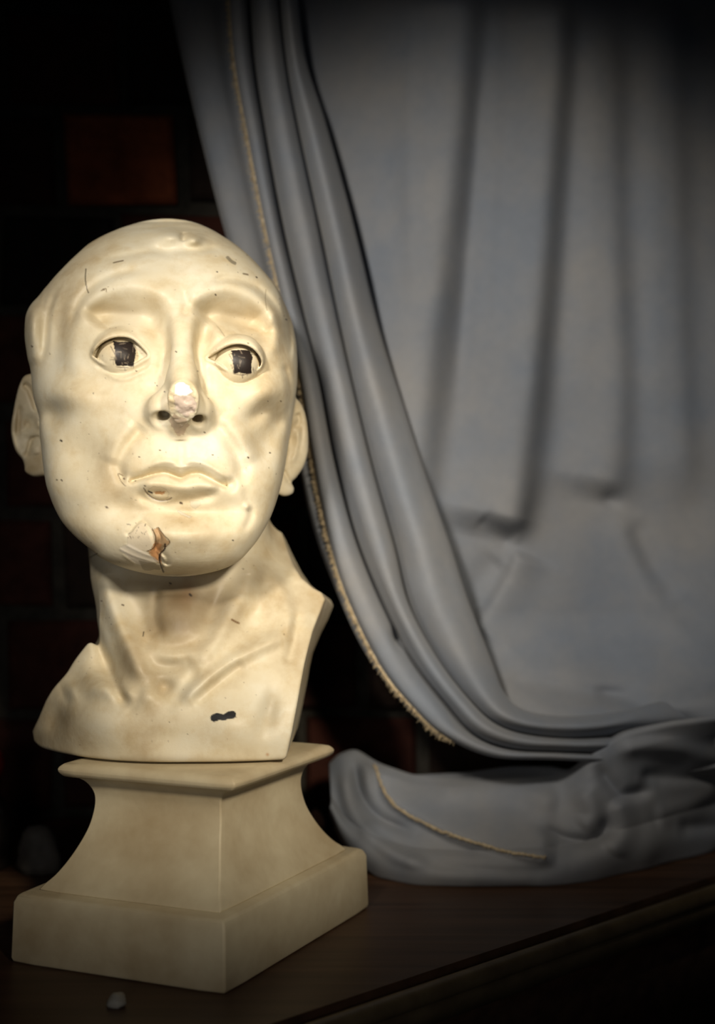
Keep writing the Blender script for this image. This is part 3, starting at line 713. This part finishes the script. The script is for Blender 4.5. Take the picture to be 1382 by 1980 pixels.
def build_bust():
    V, Q = mesh_sdf(bust_sdf, (-.262, .745, -.172), (.002, 1.02, .222), .0056, 3)
    root = empty('plaster_bust', (-0.12, 0.86, CZ+TZ+.1222), 'cream plaster bust of a bald man with dark pupils, broken nose and chipped chin', 'bust')
    c, R = wear_shade_paint()
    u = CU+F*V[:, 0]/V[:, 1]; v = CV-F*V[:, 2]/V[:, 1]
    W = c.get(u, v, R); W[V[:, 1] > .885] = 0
    # drop loose crumbs: keep all, the surface is one shell
    def pupil_mask(C, cu, cv, w, h):
        inn = C.get(u, v) < -.8
        return inn & (np.abs(u-cu) < w) & (np.abs(v-cv) < h) & (V[:, 1] < .82)
    pm = [pupil_mask(EYL, 240, 684, 23, 26), pupil_mask(EYR, 468, 699, 22, 25)]
    fm = [m[Q].all(1) for m in pm]; rest = ~(fm[0] | fm[1])
    def part(nm, faces, label=None):
        ids = np.unique(faces); lut = np.full(len(V), -1); lut[ids] = np.arange(len(ids))
        o = mesh_np(nm, V[ids], lut[faces], PLASTER, parent=root)
        a = o.data.color_attributes.new('wear_shade', 'FLOAT_COLOR', 'POINT'); a.data.foreach_set('color', np.c_[W[ids][:, :3], np.ones(len(ids))].astype(np.float32).ravel())
        a = o.data.attributes.new('wear_shade_amount', 'FLOAT', 'POINT'); a.data.foreach_set('value', W[ids][:, 3].astype(np.float32).copy())
        if label: o['label'] = label
        return o
    b = part('head_and_chest', Q[rest])
    part('pupil', Q[fm[0]], 'dark scribbled pupil'); part('pupil', Q[fm[1]], 'dark scribbled pupil')
    print('bust verts', len(V))
build_bust()

# ------------------------------------------------------------------ the hanging cloth
cloth = empty('curtain', (0.05, 1.0, CZ+TZ), 'blue-grey linen curtain hanging in folds beside the bust, its end heaped on the table', 'curtain')
def curtain_relief():
    c = Chart(540, -80, 1460, 1480); st, bl, sp = c.stroke, c.blob, c.step
    sp(38, 32, [(926, -60), (918, 100), (905, 260), (890, 400), (872, 550), (855, 700), (840, 850), (826, 1000), (820, 1100)], 150, .08)
    sp(38, 30, [(1102, -60), (1092, 150), (1080, 320), (1068, 500), (1055, 660), (1042, 800), (1024, 950), (1002, 1060)], 130, .08)
    sp(24, 36, [(1190, -60), (1198, 200), (1205, 500), (1216, 750), (1208, 900), (1192, 985)], 100, .15)
    sp(16, 34, [(1320, -60), (1325, 300), (1335, 700), (1350, 1000)], 100, .15)
    st(3.5, 22, [(962, -60), (955, 200), (940, 500), (915, 800)]); st(-3, 18, [(930, 100), (905, 450), (880, 800)])
    st(2, 16, [(800, -60), (790, 300), (800, 600)]); st(-2.5, 30, [(720, 0), (740, 300), (775, 500)])
    st(3, 24, [(1140, 0), (1135, 400), (1120, 800)]); st(2.5, 26, [(1260, 0), (1262, 400), (1270, 900)])
    # pinched tucks
    st(-6, 17, [(925, 1000), (960, 1025), (998, 1056)]); st(-6, 30, [(900, 1200), (930, 1130), (975, 1080)])
    sp(11, 7, [(905, 1225), (945, 1170), (980, 1110), (1004, 1056)], 70, .15)
    bl(-6, 1188, 965, 22, 16, 20); st(3.5, 24, [(1190, 990), (1225, 1080), (1270, 1170), (1340, 1250)]); st(-3.5, 22, [(1230, 1000), (1270, 1090), (1320, 1160)])
    bl(3, 1070, 1180, 80, 70); bl(-2.5, 1050, 1110, 40, 40); bl(3, 900, 1300, 80, 50)
    # the hem of the panel gathers over the pooled part
    st(-5, 16, [(950, 1305), (1050, 1318), (1150, 1335), (1240, 1330)]); st(8, 22, [(960, 1352), (1080, 1368), (1200, 1362), (1300, 1340), (1420, 1330)])
    st(-6, 14, [(1130, 1330), (1200, 1345), (1300, 1380), (1420, 1400)])
    return c
CR = curtain_relief()
def draped_panel():
    us = np.linspace(0, 1, 230)[None, :]; vs = np.linspace(-75, 1425, 380); Vv = np.repeat(vs[:, None], 230, 1)
    u0 = np.interp(vs, [q[1] for q in ST_R[:12]], [q[0] for q in ST_R[:12]])[:, None]-22; u0 = CU+(u0-CU)*1.02/.99; U = u0+(1450-u0)*us
    dep = 1.035-.055*sstep(1180, 1400, Vv)+.02*sstep(1385, 1430, Vv)-.03*sstep(1150, 1440, U)*sstep(900, 1400, Vv)
    d = dep-CR.get(U, Vv)*.001
    X = (U-CU)/F*1.02; Z = -(Vv-CV)/F*1.02
    P = np.stack([X, d, Z], -1).reshape(-1, 3); P[:, 1] += noise3(P, 28)*.0015
    return mesh_np('draped_panel', P, grid_faces(len(vs), 230), CLOTH, parent=cloth)
ST_F = [(440, -60), (452, 110), (478, 260), (511, 430), (544, 580), (577, 720), (601, 870), (630, 1020), (668, 1150), (735, 1288), (802, 1372), (862, 1424), (952, 1462), (1070, 1468), (1210, 1474), (1440, 1480)]
ST_1 = [(478, -60), (490, 110), (512, 255), (544, 430), (582, 590), (617, 730), (647, 885), (688, 1035), (738, 1158), (797, 1275), (862, 1362), (915, 1420), (985, 1448), (1085, 1454), (1215, 1458), (1440, 1462)]
ST_2 = [(535, -60), (552, 110), (575, 240), (616, 430), (655, 620), (687, 765), (720, 900), (762, 1050), (792, 1170), (852, 1282), (915, 1362), (960, 1400), (1020, 1420), (1110, 1428), (1220, 1424), (1440, 1430)]
ST_R = [(568, -60), (590, 110), (630, 240), (682, 430), (732, 635), (780, 790), (820, 915), (870, 1058), (903, 1160), (948, 1275), (975, 1342), (1015, 1374), (1090, 1386), (1190, 1378), (1290, 1355), (1440, 1335)]
ST_D = [1.00, .995, .99, .985, .98, .975, .972, .968, .962, .955, .948, .946, .948, .954, .968, 1.01]
ST_L = [(318, -60), (350, 100), (388, 260), (434, 440), (482, 590), (536, 740), (574, 880), (604, 1010), (642, 1120), (705, 1258), (782, 1362), (846, 1424)]
draped_panel()
def lerp2(a, b, t): return [(p[0]+(q[0]-p[0])*t, p[1]+(q[1]-p[1])*t) for p, q in zip(a, b)]
def loft(name, cols, mat, na=7, nb=14, ruffle=0.0012, mod=None, parent=cloth):
    """cols: list of (stations [(u, v)], depth list), splined along and across"""
    C = np.array([[(u, v, d) for (u, v), d in zip(s_, dd)] for s_, dd in cols])     # column, station, 3
    A = np.stack([catmull(c, nb) for c in C])                                      # column, long, 3
    B = np.stack([catmull(A[:, i], na) for i in range(A.shape[1])])                # long, across, 3
    if mod is not None: B = mod(B)
    P = unproj(B[..., 0], B[..., 1], B[..., 2]).reshape(-1, 3)
    if ruffle: P[:, 1] += noise3(P, 45)*ruffle
    o = mesh_np(name, P, grid_faces(B.shape[0], B.shape[1]), mat, parent=parent)
    s_ = o.modifiers.new('thickness', 'SOLIDIFY'); s_.thickness = 0.0012; s_.offset = 0
    return o, P.reshape(B.shape)
D_ = np.array(ST_D)
def dent(B):
    g = np.exp(-((B[..., 0]-766)/9)**2-((B[..., 1]-1236-(B[..., 0]-766)*.9)/13)**2); B[..., 2] += .022*g
    return B
ww = np.array([.75, .8, .85, .95, 1, 1, 1.05, 1.1, 1, .8, .8, .9, .8, .8, .8, .8])
cols = [(ST_F, D_+.000), (lerp2(ST_F, ST_1, .18), D_-.012*ww), (lerp2(ST_F, ST_1, .55), D_-.013*ww), (lerp2(ST_F, ST_1, .84), D_+.002*ww), (ST_1, D_+.034*ww), (lerp2(ST_1, ST_2, .10), D_+.006*ww),
        (lerp2(ST_1, ST_2, .32), D_-.014*ww), (lerp2(ST_1, ST_2, .62), D_-.019*ww), (lerp2(ST_1, ST_2, .88), D_-.006*ww), (ST_2, D_+.018*ww), (lerp2(ST_2, ST_R, .12), D_-.001*ww),
        (lerp2(ST_2, ST_R, .45), D_-.017*ww), (lerp2(ST_2, ST_R, .80), D_-.004*ww), (ST_R, D_+.013), (lerp2(ST_2, ST_R, .92), D_+.035)]
_, GP = loft('gathered_folds', cols, CLOTH, mod=dent)
n = len(ST_L); DL = D_[:n]
F_in = lerp2(ST_F[:n], ST_1[:n], .15)
cols = [(lerp2(ST_L, F_in, .25), DL+.055), (lerp2(ST_L, F_in, .04), DL+.040), (ST_L, DL+.024), (lerp2(ST_L, F_in, .10), DL+.012), (lerp2(ST_L, F_in, .35), DL+.008), (lerp2(ST_L, F_in, .60), DL+.011),
        (lerp2(ST_L, F_in, .80), DL+.018), (F_in, DL+.020)]
loft('turned_back_edge', cols, CLOTH)
def tubes(name, paths, mat, parent, ns=5):
    """paths: list of (points (n,3), radius or radii)"""
    V, Fq = [], []
    for P, r in paths:
        P = np.asarray(P); r = np.broadcast_to(r, len(P)); T = np.gradient(P, axis=0); T /= np.linalg.norm(T, axis=1)[:, None]+1e-12
        up = np.array([0.3, 1, .1]); a = np.cross(T, up); a /= np.linalg.norm(a, axis=1)[:, None]+1e-12; b = np.cross(T, a)
        o = len(V)
        for i in range(len(P)):
            for k in range(ns):
                t = 2*math.pi*k/ns; V.append(P[i]+r[i]*(a[i]*math.cos(t)+b[i]*math.sin(t)))
        Fq += (grid_faces(len(P), ns, wrap=True)+o).tolist(); Fq.append([o+k for k in range(ns)][::-1]); Fq.append([o+(len(P)-1)*ns+k for k in range(ns)])
    return mesh_np(name, np.array(V), Fq, mat, parent=parent)
rnd = random.Random(8)
def fray(name, line, step=.0016, rad=.0018, ln=.0055, side=-1):
    L = line+np.array([0, -.0012, 0]); seg = np.r_[0, np.cumsum(np.linalg.norm(np.diff(L, axis=0), axis=1))]
    s_ = np.arange(0, seg[-1], step); Q = np.stack([np.interp(s_, seg, L[:, i]) for i in range(3)], -1)
    Qw = Q+np.stack([[rnd.gauss(0, .0005) for _ in s_], [0]*len(s_), [rnd.gauss(0, .0004) for _ in s_]], -1)
    rr = np.array([rad*rnd.uniform(.6, 1.35) for _ in s_])
    paths = [(Qw, rr)]
    for q in Q:
        for _ in range(4):
            d = np.array([side*rnd.uniform(.1, 1), rnd.uniform(-.6, .1), rnd.uniform(-1, .5)]); d /= np.linalg.norm(d); l = ln*rnd.uniform(.3, 1)
            p0 = q+np.array([rnd.gauss(0, .0004), 0, rnd.uniform(-.5, .5)*step])
            paths.append(([p0, p0+d*l*.5+np.array([0, 0, .0002]), p0+d*l+np.array([0, 0, -.0006])], [.00028, .00025, .00012]))
    return tubes(name, paths, FRINGE, cloth, 4)
fray('frayed_hem', GP[:14*11+4, 0])

# the end of the cloth heaped on the table
HB = np.array([(640, 1560, 1.00), (655, 1610, .995), (690, 1665, .985), (730, 1696, .97), (800, 1710, .952), (900, 1716, .945), (1050, 1713, .948), (1150, 1700, .965), (1250, 1682, .99), (1340, 1655, 1.03), (1440, 1620, 1.085)])
HT = np.array([(640, 1486), (655, 1464), (690, 1450), (735, 1478), (800, 1502), (880, 1497), (1000, 1488), (1070, 1490), (1110, 1496), (1150, 1455), (1210, 1420), (1300, 1396), (1440, 1378)])
HR = Chart(600, 1360, 1480, 1760)
st, bl, sp = HR.stroke, HR.blob, HR.step
sp(12, 8, [(1080, 1668), (980, 1650), (900, 1628), (830, 1600), (765, 1566), (735, 1525), (728, 1470)], 70, .06)
st(-10, 11, [(690, 1470), (700, 1530), (735, 1580), (800, 1615)]); st(8, 13, [(668, 1470), (676, 1540), (705, 1600), (760, 1650), (840, 1680)]); bl(8, 715, 1505, 12, 30, -10)
st(9, 26, [(820, 1530), (920, 1525), (1020, 1530), (1090, 1560)]); st(-8, 12, [(1040, 1592), (1100, 1620), (1160, 1618), (1180, 1570)]); st(7, 20, [(1120, 1520), (1150, 1570), (1130, 1600)])
st(9, 22, [(1190, 1540), (1210, 1600), (1180, 1650)]); st(-9, 14, [(1150, 1470), (1185, 1520), (1210, 1535), (1270, 1520)]); st(10, 22, [(1180, 1450), (1260, 1440), (1350, 1460), (1440, 1480)])
st(7, 24, [(1260, 1580), (1330, 1560), (1400, 1530)]); st(-10, 16, [(1310, 1600), (1370, 1600), (1440, 1590)]); st(-7, 14, [(1230, 1500), (1300, 1500), (1400, 1500)]); st(-6, 18, [(780, 1665), (900, 1680), (1000, 1690), (1100, 1680)]); st(4, 20, [(900, 1705), (1040, 1708)])
HTD = [(640, 1.03), (1000, 1.01), (1080, .99), (1140, .955), (1210, .94), (1440, .945)]
def heap():
    us = np.linspace(640, 1440, 230); rows = 110; Pts = []
    vb, db, vt = np.interp(us, HB[:, 0], HB[:, 1]), np.interp(us, HB[:, 0], HB[:, 2]), np.interp(us, HT[:, 0], HT[:, 1])
    dt = np.interp(us, [q[0] for q in HTD], [q[1] for q in HTD])
    k = np.hanning(13); k /= k.sum(); sm = lambda a: np.convolve(np.pad(a, 6, mode='edge'), k, 'valid')
    vb, db, vt, dt = sm(vb), sm(db), sm(vt), sm(dt)
    for i in range(rows):
        s_ = i/(rows-1)*1.35
        if s_ <= 1:
            v = vb+(vt-vb)*s_; d = db-.012*np.sin(min(s_*3, 1)*math.pi)+(dt-db)*s_**1.7; w = min(1, s_*6)*min(1, (1-s_)*8+.15)
            r = HR.get(us, v)*.001*w; p = unproj(us, v, d-r)
        else:
            q = (s_-1)/.35; p = unproj(us, vt, dt); p[:, 1] += .045*math.sin(q*math.pi/2); p[:, 2] -= .05*(1-math.cos(q*math.pi/2))
        p[:, 2] = np.maximum(p[:, 2], TZ+.0012); Pts.append(p)
    P = np.array(Pts).reshape(-1, 3); P += np.stack([noise3(P, 24), noise3(P+3, 24), noise3(P+7, 24)*.4], -1)*.0028
    P[:, 2] = np.maximum(P[:, 2], TZ+.0012)
    o = mesh_np('pooled_end', P, grid_faces(rows, len(us)), CLOTH, parent=cloth)
    m = o.modifiers.new('thickness', 'SOLIDIFY'); m.thickness = .0012; m.offset = 1
    return P.reshape(rows, len(us), 3)
HP = heap()
def heap_line(pts):
    C = catmull(pts, 10); uu = CU+F*HP[..., 0]/HP[..., 1]; vv = CV-F*HP[..., 2]/HP[..., 1]; out = []
    for u, v in C:
        k = np.argmin((uu[:80]-u)**2+(vv[:80]-v)**2); out.append(HP[:80].reshape(-1, 3)[k])
    out = np.array(out); k = np.ones(7)/7
    return np.stack([np.convolve(np.pad(out[:, i], 3, mode='edge'), k, 'valid') for i in range(3)], -1)+np.array([0, -.003, .001])
fray('frayed_hem', heap_line([(724, 1470), (738, 1520), (768, 1562), (830, 1596), (900, 1624), (980, 1646), (1060, 1658)]), rad=.0009, ln=.002)

# ------------------------------------------------------------------ small things lying about
def lathe(name, prof, c, mat, parent, ns=28):
    V = [(c[0]+r*math.cos(2*math.pi*k/ns), c[1]+r*math.sin(2*math.pi*k/ns), c[2]+z) for r, z in prof for k in range(ns)]
    Fq = grid_faces(len(prof), ns, wrap=True).tolist(); Fq.append(list(range(ns))[::-1]); Fq.append([(len(prof)-1)*ns+k for k in range(ns)])
    return mesh_np(name, np.array(V), Fq, mat, parent=parent)
DARKG = simple('dark_bottle_glass', [(0.3, (.012, .010, .009)), (0.7, (.02, .016, .014))], 20, .25, .5, .02)
bx, by = (-22-CU)/F*1.0, 1.0
bot = empty('stoppered_bottle', (bx, by, CZ+TZ), 'dark bottle with a rounded red stopper at the left edge behind the bust', 'bottle')
lathe('body', [(.017, 0), (.019, .003), (.019, .040), (.016, .050), (.009, .057), (.008, .066), (.0095, .067), (.0095, .069)], (bx, by, TZ), DARKG, bot)
lathe('stopper', [(.0065, .0692)]+[(max(.0135*math.sin(t), .0004), .0822-.0135*math.cos(t)) for t in np.linspace(.35, math.pi, 14)], (bx, by, TZ), RED, bot)
def crumb(name, c, r, mat, label, cat, seed):
    me = bpy.data.meshes.new(name); import bmesh
    bm = bmesh.new(); bmesh.ops.create_icosphere(bm, subdivisions=3, radius=1)
    P = np.array([v_.co[:] for v_ in bm.verts]); k = 1+.28*noise3(P+seed, 1.3)+.12*noise3(P+seed, 3.1)
    P = P*k[:, None]*np.array(r); P[:, 2] = np.maximum(P[:, 2], -r[2]*.55); P[:, 2] += r[2]*.55
    for v_, p in zip(bm.verts, P): v_.co = p
    bm.to_mesh(me); bm.free(); me.materials.append(mat)
    for p in me.polygons: p.use_smooth = True
    o = link(bpy.data.objects.new(name, me)); o.location = (c[0], c[1], c[2]+CZ); return tag(o, label, cat)
d = .2856*F/955; crumb('plaster_crumb', ((226-CU)/F*d, d, TZ), (.0055, .005, .005), PALE, 'small pale plaster crumb on the table in front of the pedestal', 'crumb', 1)
crumb('plaster_flake', ((606-CU)/F*1.10, 1.10, TZ), (.010, .006, .014), PINK, 'small pinkish flake by the wall between pedestal and cloth', 'flake', 5)
crumb('crumpled_scrap', ((78-CU)/F*.985, .985, TZ), (.017, .012, .024), DUSTY, 'pale grey crumpled scrap behind the left corner of the pedestal', 'scrap', 9)
